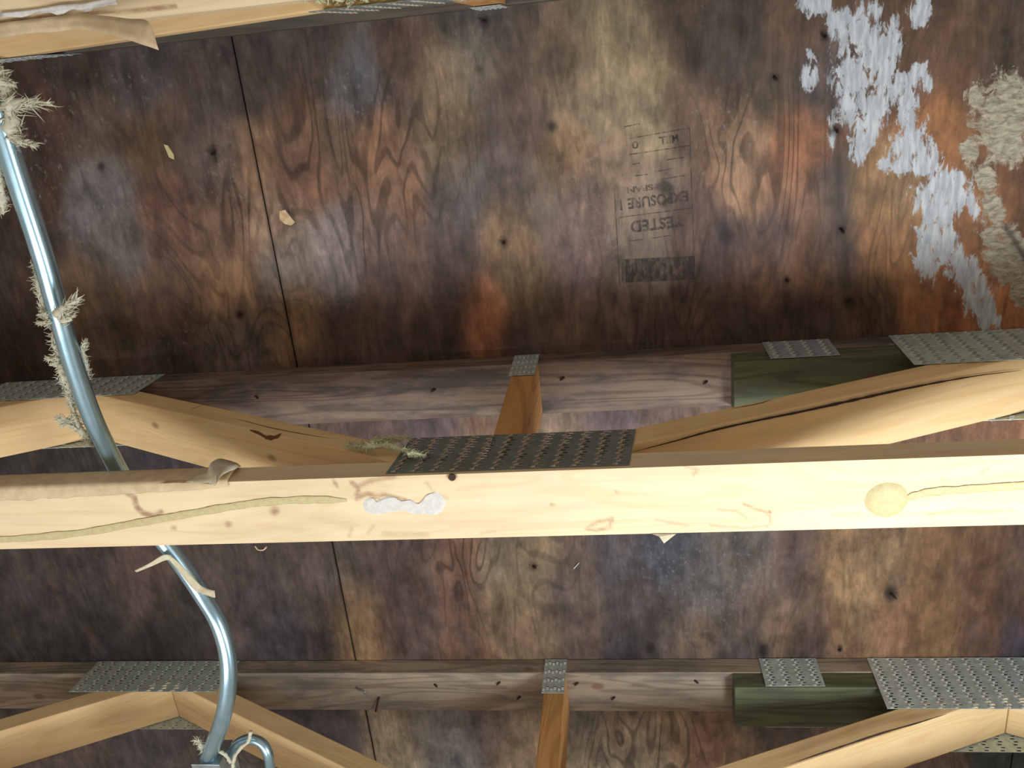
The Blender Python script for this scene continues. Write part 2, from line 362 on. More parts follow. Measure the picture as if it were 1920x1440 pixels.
FIG = [(730,290,100,120),(680,420,60,80),(580,300,50,120),(1430,300,120,110),(530,400,24,60),(430,400,50,60),(870,1060,60,60),(1180,1400,80,60),(1260,1400,60,60)]
DARK = [((945,455),7),((450,590),7),((400,285),8),((910,40),9),((1548,70),8),((1567,245),10),((1577,430),9),((1592,565),9),((1475,525),6),((1452,145),7),((1000,1062),6),((1670,1112),11),((1245,355),8),((1360,440),10),((190,312),7),((1035,237),8),((898,130),6),((1430,1220),12),((1885,60),6),((1220,1215),10),((955,680),4),((1575,1215),5)]
def sheet(x0, x1, y0, y1, gx0, gx1, name, label):
    xs = sorted(set([x0, x1] + list(np.arange(max(x0, gx0), min(x1, gx1), 0.0045)))); xs = [x0] + [x for x in xs if x - x0 > .002 and x1 - x > .002] + [x1]
    ys = [y0] + list(np.arange(-0.30, 1.45, 0.0045)) + [y1]
    nx, ny = len(xs), len(ys)
    X, Y = np.meshgrid(xs, ys); n = nx * ny
    V = np.stack([X.ravel(), Y.ravel(), np.full(n, HT)], 1)
    i = np.arange(n).reshape(ny, nx)
    F = np.stack([i[:-1, :-1].ravel(), i[1:, :-1].ravel(), i[1:, 1:].ravel(), i[:-1, 1:].ravel()], 1).tolist()
    loop = list(i[0, :]) + list(i[1:, -1]) + list(i[-1, -2::-1]) + list(i[-2:0:-1, 0])
    T = V[loop].copy(); T[:, 2] += 0.012
    m = len(loop); F += [[int(loop[k]), int(loop[(k + 1) % m]), n + (k + 1) % m, n + k] for k in range(m)]
    F.append([n + k for k in range(m)])
    V = np.vstack([V, T])
    o = obj(name, V, F, 'ply')
    P = wpos(o); px, py = proj(P)
    px = px + 0 * py
    t = tint_at(px, py) * K
    at = o.data.attributes.new('tint', 'FLOAT_COLOR', 'POINT')
    at.data.foreach_set('color', np.hstack([t, np.ones((len(t), 1))]).astype(np.float32).ravel())
    fattr(o, 'white', blobs(px, py, WHITE)); fattr(o, 'peel', blobs(px, py, PEEL)); fattr(o, 'speck', blobs(px, py, SPECK)); fattr(o, 'figure', blobs(px, py, FIG))
    d = np.zeros(len(px))
    for (x, y), r in DARK: d = np.maximum(d, np.clip(1.5 - np.hypot(px - x, (py - y) * .8) / r, 0, 1))
    d = np.maximum(d, strokes(px, py, [([(1545,60),(1567,245),(1580,430),(1594,570)], 6, .45), ([(1885,425),(1905,455),(1925,490)], 5, .8), ([(395,100),(400,280)], 3, .4),
        ([(1232,352),(1245,342),(1258,352),(1256,372),(1244,384)], 5, .8), ([(530,392),(545,400),(550,418),(540,424)], 3, .6), ([(1118,300),(1108,310)],4,.6),
        ([(400,275),(404,300)],5,.9), ([(1220,1150),(1230,1235)],9,.5)]))
    d = np.maximum(d, 0.75 * np.clip(1 - np.abs(P[:, 0] - XS) / 0.0035, 0, 1))
    fattr(o, 'dark', d)
    return tag(o, label, None, None, 'structure')
sheet(-2.2, XS - 0.0012, -1.2, 2.4, -1.5, 1, 'ceiling', 'dark stained plywood sheathing sheet left of the straight joint')
sheet(XS + 0.0012, XS2 - 0.0012, -1.2, 2.4, -1, 1, 'ceiling', 'stained plywood sheathing sheet carrying the faded black grade stamp and white patches')
sheet(XS2 + 0.0012, 1.9, -1.2, 2.4, 0.6, 0.75, 'ceiling', 'plywood sheathing sheet at the right edge')
v, f = boxg(-2.2, 1.9, -1.2, 2.4, HT + 0.0125, HT + 0.02)
tag(obj('joint_light_block', v, f, 'light_block'), kind='structure')  # added unseen slab, keeps light from leaking through the sheet joints

# ---------------------------------------------------------------- trusses
def plate(name, x0, x1, z0, z1, y, parent, vertical=False, mat='plate', skew=0.0):
    """punched steel connector plate in the plane Y=y, with rows of open slots"""
    A, B = (x1 - x0, z1 - z0) if not vertical else (z1 - z0, x1 - x0)
    nc = max(1, round(A / 0.0245)); nr = max(1, round(B / 0.0068)); ca = A / nc; cb = B / nr
    V = []; F = []; teeth = []
    for i in range(nc):
        for j in range(nr):
            a0, b0 = i * ca, j * cb; off = 0.0016 * (1 if j % 2 else -1)
            ha0, ha1 = a0 + ca * .27 + off, a0 + ca * .73 + off; hb0, hb1 = b0 + cb * .22, b0 + cb * .74
            b = len(V); q = [(a0, b0), (a0 + ca, b0), (a0 + ca, b0 + cb), (a0, b0 + cb), (ha0, hb0), (ha1, hb0), (ha1, hb1), (ha0, hb1)]
            V += q; F += [[b, b + 1, b + 5, b + 4], [b + 1, b + 2, b + 6, b + 5], [b + 2, b + 3, b + 7, b + 6], [b + 3, b, b + 4, b + 7]]
            # bent-up tooth root at one end of each slot
            sgn = 0.0018
            b = len(V); V += [(ha0, hb0, 1), (ha0, hb1, 1), (ha0 + .0058, hb1, 2), (ha0 + .0058, hb0, 2)]; F.append([b, b + 1, b + 2, b + 3]); teeth.append(len(F) - 1)
    W = []
    for q in V:
        a, b = q[:2]; x, z = (x0 + a, z0 + b) if not vertical else (x0 + b, z0 + a)
        x += skew * (z - z0)
        lift = 0 if len(q) == 2 or q[2] == 1 else -0.0012
        W.append((x, y[0] + y[1] * (0.0009 + (0.0014 if lift else 0)), z))
    o = obj(name, W, F, mat, parent, solid=0.0009)
    o.data.materials.append(MAT['tooth_dark' if mat == 'plate_dark' else 'tooth'])
    for k in teeth: o.data.polygons[k].material_index = 1
    return o

def zt(x): return 1.14 + Z0 - 0.5 * (x + 0.6)          # upper edge of the left web
def truss(Yf, label, seed, by=0.0, old='old', plates=('plate', 'plate', 'plate', 'plate', 'plate')):
    root = empty('floor_truss', (0.0, Yf + WD / 2, HB)); tag(root, label, 'truss', None)
    y0, y1 = Yf, Yf + WD
    L0, L1 = -2.1, 1.75
    top, bot = HT - TK, HB + TK
    v, f = boxg(L0, L1, y0, y1, top, HT - 0.0005); obj('top_chord', v, f, old, root, bevel=.0015, grain=((1, 0, 0), seed))
    # bottom chord with a dense skin so its stains can be laid out
    sec = [(y0 + (y1 - y0) * k / 40, HB) for k in range(41)] + [(y1, HB + TK * k / 6) for k in range(1, 7)] + [(y1 + (y0 - y1) * k / 4, bot) for k in range(1, 5)] + [(y0, bot - TK * k / 6) for k in range(1, 6)]
    xs = [L0] + list(np.arange(-1.15, 0.65, 0.003)) + [L1]; ns = len(sec)
    V = [(x, a + by, z) for x in xs for a, z in sec]
    F = [[i * ns + k, (i + 1) * ns + k, (i + 1) * ns + (k + 1) % ns, i * ns + (k + 1) % ns] for i in range(len(xs) - 1) for k in range(ns)]
    F += [list(range(ns)), [(len(xs) - 1) * ns + k for k in range(ns)][::-1]]
    bc = obj('bottom_chord', V, F, 'chord', root, grain=((1, 0, 0), seed + 5))
    g = 0.001
    wy0, wy1 = y0 + g, y1 - g
    zl = lambda x: zt(x) - 0.0425
    A = [(-.9165, top), (-.874, top), (-.208, bot), (-.293, bot), (-.9165, zl(-.917))]
    v, f = prism(A, wy0, wy1); obj('web', v, f, 'web', root, bevel=.002, grain=((1, 0, -.5), seed + 1))
    B = [(-1.834 - x, z) for x, z in A]; B[0] = (-.9175, top); B[-1] = (-.9175, B[-1][1])
    v, f = prism(B[::-1], wy0, wy1); obj('web', v, f, 'web', root, bevel=.002, grain=((1, 0, .5), seed + 2))
    tb = top - TK
    zc = lambda x: 1.102 + Z0 + .42 * (x - .2)
    xe = .2 + (tb - Z0 - 1.102) / .42
    Cw = [(-.142, bot), (-.142, zc(-.142)), (xe, tb), (.5995, tb), (.5995, zc(.5995) - .045), (-.142 + .02, bot)]
    Cw = [(-.142, bot), (-.142, zc(-.142)), (xe, tb), (.5995, tb), (.5995, tb - .012), (-.142 + (bot - (zc(-.142) - .046)) / .42, bot)]
    v, f = prism(Cw[::-1], wy0, wy1); obj('web', v, f, 'web', root, bevel=.002, grain=((1, 0, .42), seed + 3))
    D = [(1.2 - x, z) for x, z in Cw]; D[3] = (.6005, tb); D[4] = (.6005, tb - .012)
    v, f = prism(D, wy0, wy1); obj('web', v, f, 'web', root, bevel=.002, grain=((1, 0, -.42), seed + 4))
    v, f = boxg(-.1835, -.1455, wy0, wy1, bot, top); obj('vertical_web', v, f, 'post', root, bevel=.002, grain=((0, 0, 1), seed))
    v, f = boxg(.152, 1.05, wy0, wy1, tb, top - .0005)
    tag(obj('doubled_chord_block', v, f, 'treated', root, bevel=.0015, grain=((1, 0, 0), seed + 7)), 'green treated block under the top chord')
    for face in ((y0, -1), (y1, 1)):
        plate('connector_plate', -1.108, -.806, HT - .090, HT - .002, face, root, mat=plates[0], skew=.12)
        plate('connector_plate', -.187, -.146, HT - .092, HT - .002, face, root, vertical=True, mat=plates[1])
        plate('connector_plate', .205, .305, HT - .0745, HT - .002, face, root, mat=plates[2], skew=-.02)
        plate('connector_plate', .392, .77, HT - .128, HT - .002, face, root, mat=plates[3])
        plate('connector_plate', -.302, -.008, HB + .006, HB + .104, (face[0] + min(by, 0) * (face[1] < 0), face[1]), root, mat=plates[4], skew=.10)
    return root, bc
t0, bc0 = truss(Y0, 'upper pine floor truss crossing the top left corner, mostly out of view', 11, by=-.010, old='old_shaded', plates=('plate_bright', 'plate_bright', 'plate', 'plate', 'plate_dark'))
t1, bc1 = truss(Y1, 'middle pine floor truss with the bright, water stained bottom chord', 23, plates=('plate', 'plate', 'plate_bright', 'plate', 'plate_dark'))
t2, bc2 = truss(Y2, 'lower pine floor truss at the bottom of the view, its bottom chord unseen', 42, old='old_pale')

# stains, knots and water marks on the middle bottom chord
P = wpos(bc1); px, py = proj(P)
under = P[:, 2] < HB + 0.0005
ST = [([(240,925),(252,932),(256,950),(268,962),(290,968),(302,960)], 4.5, .75), ([(625,900),(632,912)], 3, .6), ([(660,905),(672,915),(668,935),(690,925),(705,932),(722,928),(760,938)], 4, .6),
      ([(672,912),(700,900),(740,893)], 4, .5), ([(800,905),(815,925),(840,935)], 2.5, .3), ([(660,990),(655,1005)], 2.5, .35), ([(720,1002),(800,1003)], 5, .25),
      ([(1100,992),(1120,978),(1148,972),(1142,990),(1118,994),(1100,992)], 3, .5), ([(1285,875),(1308,880),(1300,890)], 2.5, .4), ([(1395,945),(1420,955),(1440,962),(1446,975),(1440,988)], 2.5, .45),
      ([(1345,955),(1380,958),(1400,970)], 2, .3), ([(1330,985),(1400,990),(1440,985)], 2, .35), ([(1230,975),(1290,985)], 2.5, .3), ([(1560,965),(1610,962)], 2.5, .3), ([(1740,965),(1800,955),(1850,960),(1900,955)], 2.5, .3),
      ([(1840,885),(1852,880)], 3, .4), ([(900,1000),(930,996)], 2, .25), ([(690,1000),(700,985)], 2.5, .3)]
s = strokes(px, py, ST)
for x, y, r, a in [(515,958,9,.8),(428,983,7,.65),(326,990,6,.6),(300,962,5,.6),(848,893,9,1.0),(1035,946,4,.55),(1156,923,4,.5),(1443,960,4,.95),(712,935,3,.7),(1770,900,5,.25),(1505,1020,5,.3),(696,954,3,.9)]:
    s = np.maximum(s, a * np.clip(1.4 - np.hypot(px - x, (py - y) * 1.1) / r, 0, 1))
s = np.where(under, s, 0)
fattr(bc1, 'stain', s)
P = wpos(bc0); px, py = proj(P)
s = strokes(px, py, [([(0,42),(60,34),(150,26),(220,22),(330,12)], 3.5, .8), ([(0,90),(90,75),(200,62)], 6, .3), ([(60,0),(130,5)], 6, .2)]); fattr(bc0, 'stain', s)

# ---------------------------------------------------------------- things in view
def nail(px_, py_, z, label, length=0.02, lean=(0, 0), r=0.0022, group=None, surface=None, head=False):
    p = pt(px_, py_, 2, z)
    e = p + np.array([lean[0], lean[1], -length])
    root = p
    v, f = tube([p + np.array([0, 0, .006]), p, e * .6 + p * .4, e], [r, r, r, r * .35], 8)
    parts = [(v, f)]
    if head: parts.append(tube([e, e - np.array([0, 0, .002])], [r * 2.2, r * 2.2], 10))
    v, f = join(parts)
    return tag(obj('nail', v, f, 'nail', smooth=True), label, 'nail', group)
NG = 'nail points through the plywood'
for x, y, lab, ln in [(945,455,'dark nail point through plywood left of the black grade stamp, mid sheet',.012),(450,590,'dark nail point through plywood just left of the sheet joint near the middle truss',.010),
    (402,288,'nail point through plywood between the joint and the conduit, upper part',.016),(910,40,'nail point at the top edge of the plywood below the bright small plate',.012),
    (1548,70,'topmost nail point beside the white peeled patch',.015),(1570,247,'nail point inside the left edge of the white patch, second in its row',.018),(1578,430,'nail point below the white patch in the dark streak right of the orange figure',.016),(1593,565,'lowest nail point of the row right of the grade stamp',.015),
    (1452,145,'nail point in dark stain up and right of the grade stamp',.010),(1475,525,'faint nail point right of the stamp\'s dark block',.008),(1000,1062,'nail point in tan plywood right under the bright bottom chord',.010),(1670,1112,'large nail point in the tan plywood patch of the lower bay',.018),
    (1575,1218,'small nail point just above the lower truss near the small plate',.008)]:
    nail(x, y, HT, lab, ln, (random.uniform(-.004, .006), random.uniform(-.002, .004)), .0023, NG)
zc_ = HT - TK
TG = 'nails in the top chord undersides'
for x, y, lab in [(480,743,'nail in the middle truss top chord right of the left toothed plate'),(815,730,'nail in the middle truss top chord left of the vertical web'),(1057,708,'nail in the middle truss top chord just right of the vertical web'),
    (1325,715,'nail in the middle truss top chord left of the green block'),(815,1283,'nail in the lower truss top chord midway along the left run'),(937,1279,'nail in the lower truss top chord left of the vertical web, upper one'),
    (975,1306,'nail in the lower truss top chord left of the vertical web, lower one'),(1083,1280,'nail in the lower truss top chord touching the right side of the small plate'),(1152,1307,'nail in the lower truss top chord right of the vertical web'),(1303,1276,'nail in the lower truss top chord close to the green block')]:
    nail(x, y, zc_, lab, .006, (random.choice((-1, 1)) * .006, .002), .0022, TG)
# the two long bent nails of the lower truss
a = pt(668, 1288, 2, zc_); v, f = tube(catmull([a + [0, 0, .004], a + [.006, 0, -.008], a + [.020, .004, -.010], a + [.021, .016, -.006]], 4), .0017, 8)
tag(obj('nail', v, f, 'box', smooth=True), 'shiny bent nail hooked over the lower truss top chord', 'nail', TG)
a = pt(712, 1312, 2, zc_); v, f = tube(catmull([a + [0, -.01, .004], a + [-.003, .002, -.006], a + [-.008, .018, -.012]], 4), .0019, 8)
tag(obj('nail', v, f, 'nail', smooth=True), 'long black nail poking past the lower edge of the top chord', 'nail', TG)
# nail head in the middle bottom chord
a = pt(848, 892, 2, HB); v, f = join([tube([a + [0, .001, .01], a + [0, .001, -.002]], .002, 10), tube([a + [0, .001, -.001], a + [0, .001, -.003]], .0045, 14)])
tag(obj('nail', v, f, 'nail', smooth=False), 'rusty nail head at the edge of the bright chord under the dark plate', 'nail')

# conduit ----------------------------------------------------------------
CZ = [(-70,20,.88),(-50,90,.883),(-28,150,.885),(3,240,.892),(38,350,.90),(80,480,.91),(108,580,.92),(140,690,.935),(172,780,.95),(205,850,.965),(240,915,.975),(275,975,.98),(330,1045,.98),(375,1110,.975),(408,1165,.965),(426,1225,.955),(428,1285,.945),(418,1345,.94),(400,1395,.95),(388,1425,.96)]
cp = [pt(x, y, 2, Z0 + z) for x, y, z in CZ]
path = catmull(cp, 10)
v, f = tube(path, .0122, 24)
conduit = tag(obj('metal_conduit', v, f, 'conduit', smooth=True), 'shiny zinc conduit bending down from the left edge past the middle truss', 'conduit')
lp = catmull([pt(437, 1440, 2, Z0 + .98), pt(432, 1415, 2, Z0 + .98), pt(445, 1395, 2, Z0 + .975), pt(468, 1386, 2, Z0 + .97), pt(492, 1395, 2, Z0 + .965), pt(504, 1420, 2, Z0 + .96), pt(508, 1460, 2, Z0 + .96)], 8)
v, f = tube(lp, .0078, 18)
tag(obj('metal_conduit', v, f, 'conduit', smooth=True), 'thin conduit looping over at the bottom edge right of the box', 'conduit')
# junction box: open-topped sheet steel box with a connector collar
b0 = pt(374, 1433, 2, Z0 + .945); bx0, by0, bz0 = b0; 
root = empty('junction_box', (bx0 + .035, by0 + .045, bz0)); tag(root, 'steel junction box at the bottom edge where the conduit ends', 'junction box')
parts = [boxg(bx0 - .01, bx0 + .032, by0 + .0, by0 + .002, bz0 - .0, bz0 + .05), boxg(bx0 - .01, bx0 + .032, by0 + .088, by0 + .09, bz0 - .0, bz0 + .05),
         boxg(bx0 - .01, bx0 - .008, by0 + .002, by0 + .088, bz0, bz0 + .05), boxg(bx0 + .030, bx0 + .032, by0 + .002, by0 + .088, bz0, bz0 + .05), boxg(bx0 - .008, bx0 + .030, by0 + .002, by0 + .088, bz0 + .048, bz0 + .05)]
v, f = join(parts); obj('body', v, f, 'box', root)
v, f = boxg(bx0 - .012, bx0 + .034, by0 - .002, by0 + .092, bz0 - .003, bz0 - .001); obj('cover', v, f, 'box', root, bevel=.0008)

# fibres -----------------------------------------------------------------
def wisp(base, d, length, r, bend):
    d = np.array(d, float); d /= np.linalg.norm(d); p = np.array(base, float); P_ = [p]
    for k in range(4):
        d = d + np.array([random.gauss(0, bend) for _ in range(3)]); d /= np.linalg.norm(d); p = p + d * length / 4; P_.append(p)
    return tube(P_, [r, r * .9, r * .7, r * .45, r * .1], 4, False)
def clump(name, label, cat, spine, width, tips, mat='wool', n=260, r=.0008, group=None):
    """fibrous scrap: a thin matted core along a spine, short frayed fibres, and pointed tufts made of many fibres"""
    sp = catmull(spine, 6); parts = []
    rr = [max(width * .12, width * (.42 + .4 * mnoise.noise(Vector((q_[0] * 70, q_[1] * 70, 3.1)))) * (0.3 + 0.7 * math.sin(math.pi * (i + .5) / len(sp)))) for i, q_ in enumerate(sp)]
    parts.append(tube(sp, rr, 9, True, .35))
    for _ in range(n):
        i = random.randrange(len(sp) - 1); b = sp[i] + np.array([random.gauss(0, rr[i] * .55) for _ in range(3)])
        d = [random.gauss(0, 1), random.gauss(0, 1), random.gauss(0, .6)]
        parts.append(wisp(b, d, width * random.uniform(.5, 1.15), r * random.uniform(.6, 1.3), .3))
    for (bp_, tp, wd) in tips:
        bp_ = np.array(bp_); tp = np.array(tp); L = np.linalg.norm(tp - bp_); dr = (tp - bp_) / L
        parts.append(tube(catmull([bp_, (bp_ + tp) / 2 + np.array([random.gauss(0, L * .05), random.gauss(0, L * .05), 0]), tp], 5), [wd * .6 * (1 - .95 * (k / 10)) for k in range(11)], 7, True, .3))
        for _ in range(70):
            t = random.random() ** 1.3 * .8; w_ = wd * (1 - t) * .75
            b = bp_ * (1 - t) + tp * t + np.array([random.gauss(0, w_ * .55) for _ in range(3)])
            parts.append(wisp(b, dr + np.array([random.gauss(0, .30) for _ in range(3)]), L * random.uniform(.2, .42), r * random.uniform(.7, 1.4), .16))
    v, f = join(parts)
    return tag(obj(name, v, f, mat, smooth=True), label, cat, group)
IG = 'insulation shreds caught on the conduit'
q = lambda x, y, z: pt(x, y, 2, Z0 + z)
clump('insulation_shred', 'thick pale insulation shred at the left edge above the conduit, pointing right', 'insulation shred',
      [q(-20, 110, .885), q(4, 150, .885), q(16, 200, .885), q(24, 250, .89), q(26, 275, .895)], .015, [(q(8, 200, .88), q(95, 193, .87), .010), (q(20, 258, .885), q(72, 274, .885), .007), (q(-2, 150, .88), q(30, 162, .88), .008)], n=320, group=IG)
clump('insulation_shred', 'pale insulation shred hanging left of the conduit at the left edge, lower down', 'insulation shred',
      [q(-22, 250, .89), q(-10, 290, .895), q(0, 340, .9), q(5, 380, .905), q(6, 402, .905)], .011, [], n=200, group=IG)
clump('insulation_shred', 'frayed insulation shred wrapped on the conduit midway, tip to the upper right', 'insulation shred',
      [q(66, 500, .915), q(78, 550, .92), q(88, 590, .925), q(100, 620, .93)], .0105, [(q(108, 588, .893), q(152, 556, .885), .011), (q(116, 600, .90), q(142, 586, .89), .010), (q(88, 590, .91), q(70, 590, .91), .007), (q(95, 604, .91), q(68, 606, .91), .004)], n=330, group=IG)
clump('insulation_shred', "frayed insulation shred on the conduit's left side, above the left toothed plate", 'insulation shred',
      [q(98, 625, .93), q(108, 660, .935), q(120, 700, .945), q(130, 735, .95), q(138, 770, .955)], .0105, [(q(112, 672, .935), q(82, 672, .93), .007), (q(116, 684, .935), q(92, 684, .93), .005)], n=380, group=IG)
clump('insulation_shred', "thin greenish shred on the conduit's right side above the toothed plate", 'insulation shred',
      [q(152, 650, .94), q(162, 685, .945), q(166, 712, .95)], .007, [(q(154, 660, .94), q(160, 638, .935), .004)], n=120, group=IG, r=.0007)
clump('insulation_shred', 'insulation shred behind the conduit against the left web joint', 'insulation shred',
      [q(138, 765, .97), q(148, 800, .975), q(165, 820, .985), q(176, 832, .99)], .010, [(q(150, 805, .975), q(104, 780, .97), .007), (q(140, 785, .975), q(112, 800, .97), .005)], n=220, group=IG)
clump('insulation_shred', 'yellowish insulation scrap at the left end of the dark toothed plate', 'insulation shred',
      [pt(656, 834, 1, Y1 - .008), pt(690, 838, 1, Y1 - .012), pt(730, 836, 1, Y1 - .012), pt(775, 850, 1, Y1 - .012)], .0085,
      [(pt(765, 850, 1, Y1 - .012), pt(800, 854, 1, Y1 - .010), .006), (pt(700, 826, 1, Y1 - .010), pt(772, 820, 1, Y1 - .008), .007), (pt(690, 836, 1, Y1 - .010), pt(646, 836, 1, Y1 - .008), .005)], mat='wool2', n=260, r=.0007)
clump('insulation_shred', 'pale green insulation fringe hanging from the upper truss at the top edge', 'insulation shred',
      [q(560, -8, .90), q(620, -6, .90), q(680, -8, .90)], .007, [(q(600, -5, .9), q(608, 5, .895), .004), (q(656, -4, .9), q(654, 13, .89), .004), (q(680, -6, .9), q(690, 4, .895), .003)], mat='wool2', n=90)
clump('insulation_shred', 'pale insulation tuft beside the conduit just above the junction box', 'insulation shred',
      [q(368, 1388, .95), q(378, 1398, .95), q(380, 1412, .955)], .009, [], n=160)
# torn strips
def strip(pairs, name, label, cat, mat, group=None, per=6, thick=.0006, ragged=.0, smooth=True, sub=3):
    a = catmull([p for p, _ in pairs], per); b = catmull([p for _, p in pairs], per); V = []; F = []
    m_ = sub + 1
    for i, (p, r_) in enumerate(zip(a, b)):
        rg = 1 + (mnoise.noise(Vector((i * .37, 5.2, 1))) * ragged)
        for k in range(m_):
            t = k / sub * rg if k == sub else k / sub
            V.append(p * (1 - t) + r_ * t + np.array([0, 0, .0012 * mnoise.noise(Vector((i * .21, k * .9, 2.2)))]))
    for i in range(len(a) - 1):
        for k in range(sub): F.append([i * m_ + k, (i + 1) * m_ + k, (i + 1) * m_ + k + 1, i * m_ + k + 1])
    return tag(obj(name, V, F, mat, smooth=smooth, solid=thick), label, cat, group)
strip([(q(252, 1070, .955), q(256, 1073, .955)), (q(280, 1056, .957), q(286, 1061, .957)), (q(308, 1040, .96), q(312, 1050, .96)), (q(325, 1046, .962), q(322, 1056, .962)), (q(348, 1068, .962), q(338, 1074, .962)),
       (q(375, 1096, .958), q(362, 1104, .958)), (q(396, 1106, .950), q(390, 1117, .950)), (q(402, 1108, .948), q(404, 1120, .948))], 'torn_facing_strip', 'thin torn paper strip draped over the conduit below the bright chord', 'paper strip', 'kraft2')
# tied shred on small loop
v, f = join([tube(catmull([q(470, 1372, .945), q(466, 1390, .95), q(452, 1402, .955), q(440, 1420, .96), q(436, 1440, .96)], 5), [.0028] * 21, 6, True, .3), tube(catmull([q(412, 1408, .96), q(424, 1416, .96), q(432, 1430, .96)], 5), .003, 6, True, .3)])
tag(obj('torn_facing_strip', v, f, 'wool', smooth=True), 'pale fibre strip tangled around the small conduit loop', 'paper strip')

# kraft paper left on the middle chord's edge
root = empty('torn_kraft_paper', tuple(pt(200, 930, 2, HB - .001))); tag(root, 'torn kraft paper clinging to the left end of the middle bottom chord', 'paper')
V = []; F = []; NX = 90; NV = 14
for i in range(NX):
    u = i / (NX - 1); x = -1.15 + u * (pt(428, 900, 2, HB)[0] + 1.15)
    wig = mnoise.noise(Vector((x * 9, 0, 0))); rag = mnoise.noise(Vector((x * 60, 3, 0)))
    reach = (0.0165 * (1 - u) ** .7 + .0055) * (1 + .25 * rag + .2 * wig)
    for k in range(NV):
        t = k / (NV - 1)
        if t < .5:
            s_ = t / .5; z = HB + TK * (1.02 - 1.04 * s_); y = Y1 - .0015 - .006 * math.sin(math.pi * s_) * (.6 + .5 * wig) - .002 * s_
        else:
            s_ = (t - .5) / .5; z = HB - .0012 - .003 * math.sin(math.pi * s_ * .8) * (.7 + .4 * rag); y = Y1 - .0035 + s_ * (reach + .0035)
        V.append((x, y, z))
for i in range(NX - 1):
    for k in range(NV - 1): F.append([i * NV + k, (i + 1) * NV + k, (i + 1) * NV + k + 1, i * NV + k + 1])
obj('strip', V, F, 'kraft', root, smooth=True, solid=.0006)
cx = lambda x, y, yy: pt(x, y, 1, yy)
V1 = strip([(cx(372, 889, Y1 - .010), cx(345, 905, Y1 - .006)), (cx(388, 884, Y1 - .016), cx(385, 906, Y1 - .010)), (cx(396, 868, Y1 - .022), cx(403, 909, Y1 - .016)), (cx(414, 860, Y1 - .020), cx(406, 905, Y1 - .022)), (cx(440, 867, Y1 - .014), cx(418, 890, Y1 - .018)), (cx(452, 874, Y1 - .006), cx(440, 880, Y1 - .008))],
      'curl', None, None, 'kraft2', ragged=.1)
V1.parent = root; V1.location = V1.location - root.location
# splinter of chord edge
strip([(cx(300, 904, Y1 - .002), cx(300, 907, Y1 - .002)), (cx(340, 900, Y1 - .006), cx(345, 906, Y1 - .006)), (cx(385, 905, Y1 - .006), cx(395, 908, Y1 - .006)), (cx(402, 907, Y1 - .003), cx(404, 909, Y1 - .003))], 'wood_splinter', 'thin curled splinter below the paper curl on the middle chord', 'splinter', 'splinter')

# paper flap under the upper truss
za = HB - .0022
strip([(q(-60, 52, .903), q(-60, 86, .903)), (q(0, 43, .902), q(0, 72, .902)), (q(60, 36, .902), q(55, 63, .9)), (q(110, 30, .900), q(105, 60, .898)), (q(150, 27, .896), q(140, 55, .892)), (q(200, 30, .880), q(185, 60, .876)), (q(240, 35, .864), q(225, 70, .858)), (q(274, 38, .850), q(262, 82, .845)), (q(288, 60, .845), q(297, 94, .838))],
      'torn_kraft_paper', 'pale kraft paper flap peeling off the upper truss, top left', 'paper', 'kraft', per=8, thick=.0008)
strip([(q(0, 24, .903), q(0, 34, .903)), (q(60, 18, .903), q(60, 28, .903)), (q(110, 10, .902), q(110, 24, .902)), (q(165, 4, .902), q(168, 18, .902)), (q(215, -4, .903), q(220, 8, .903))], 'paper_residue', 'whitish torn paper residue above the flap on the upper truss', 'paper', 'plaster', ragged=.6)

# adhesive on the middle chord
def bead(pts, w_, name, label, cat='adhesive', mat='glue', flat=.14):
    P_ = catmull([pt(x, y, 2, HB - .0005) for x, y in pts], 8); n = len(P_)
    v, f = tube(P_, [w_ * (.8 + .25 * mnoise.noise(Vector((i * .3, 0, 0)))) * min(1, .35 + i * .2, .35 + (n - 1 - i) * .2) for i in range(n)], 10, True, .05, flat)
    return v, f
v, f = bead([(-40, 1014), (60, 1008), (160, 998), (260, 980), (340, 966), (420, 952), (500, 941), (580, 937), (650, 938)], .0066, '', '')
tag(obj('adhesive_bead', v, f, 'glue', smooth=True), 'long wavy yellow adhesive bead along the left of the bright chord', 'adhesive')
root = empty('adhesive_daub', tuple(pt(1663, 937, 2, HB))); tag(root, 'round yellow adhesive daub with a bead trailing to the right edge', 'adhesive')
c = pt(1663, 937, 2, HB); V = [c + np.array([0, 0, -.004])]; F = []; NR = 6; NA = 40
for r_ in range(1, NR + 1):
    for a_ in range(NA):
        th = 2 * math.pi * a_ / NA; rr = .0245 * r_ / NR * (1 + .05 * mnoise.noise(Vector((math.cos(th) * 1.5, math.sin(th) * 1.5, 0))))
        V.append(c + np.array([rr * math.cos(th), rr * .92 * math.sin(th), -.004 * (1 - (r_ / NR) ** 4) + .0002]))
for a_ in range(NA): F.append([0, 1 + (a_ + 1) % NA, 1 + a_])
for r_ in range(NR - 1):
    for a_ in range(NA): F.append([1 + r_ * NA + a_, 1 + r_ * NA + (a_ + 1) % NA, 1 + (r_ + 1) * NA + (a_ + 1) % NA, 1 + (r_ + 1) * NA + a_])
obj('daub', V, F, 'glue', root, smooth=True)
v, f = bead([(1698, 934), (1740, 923), (1800, 918), (1860, 914), (1920, 910), (1990, 905)], .0062, '', '')
obj('trailing_bead', v, f, 'glue', root, smooth=True)
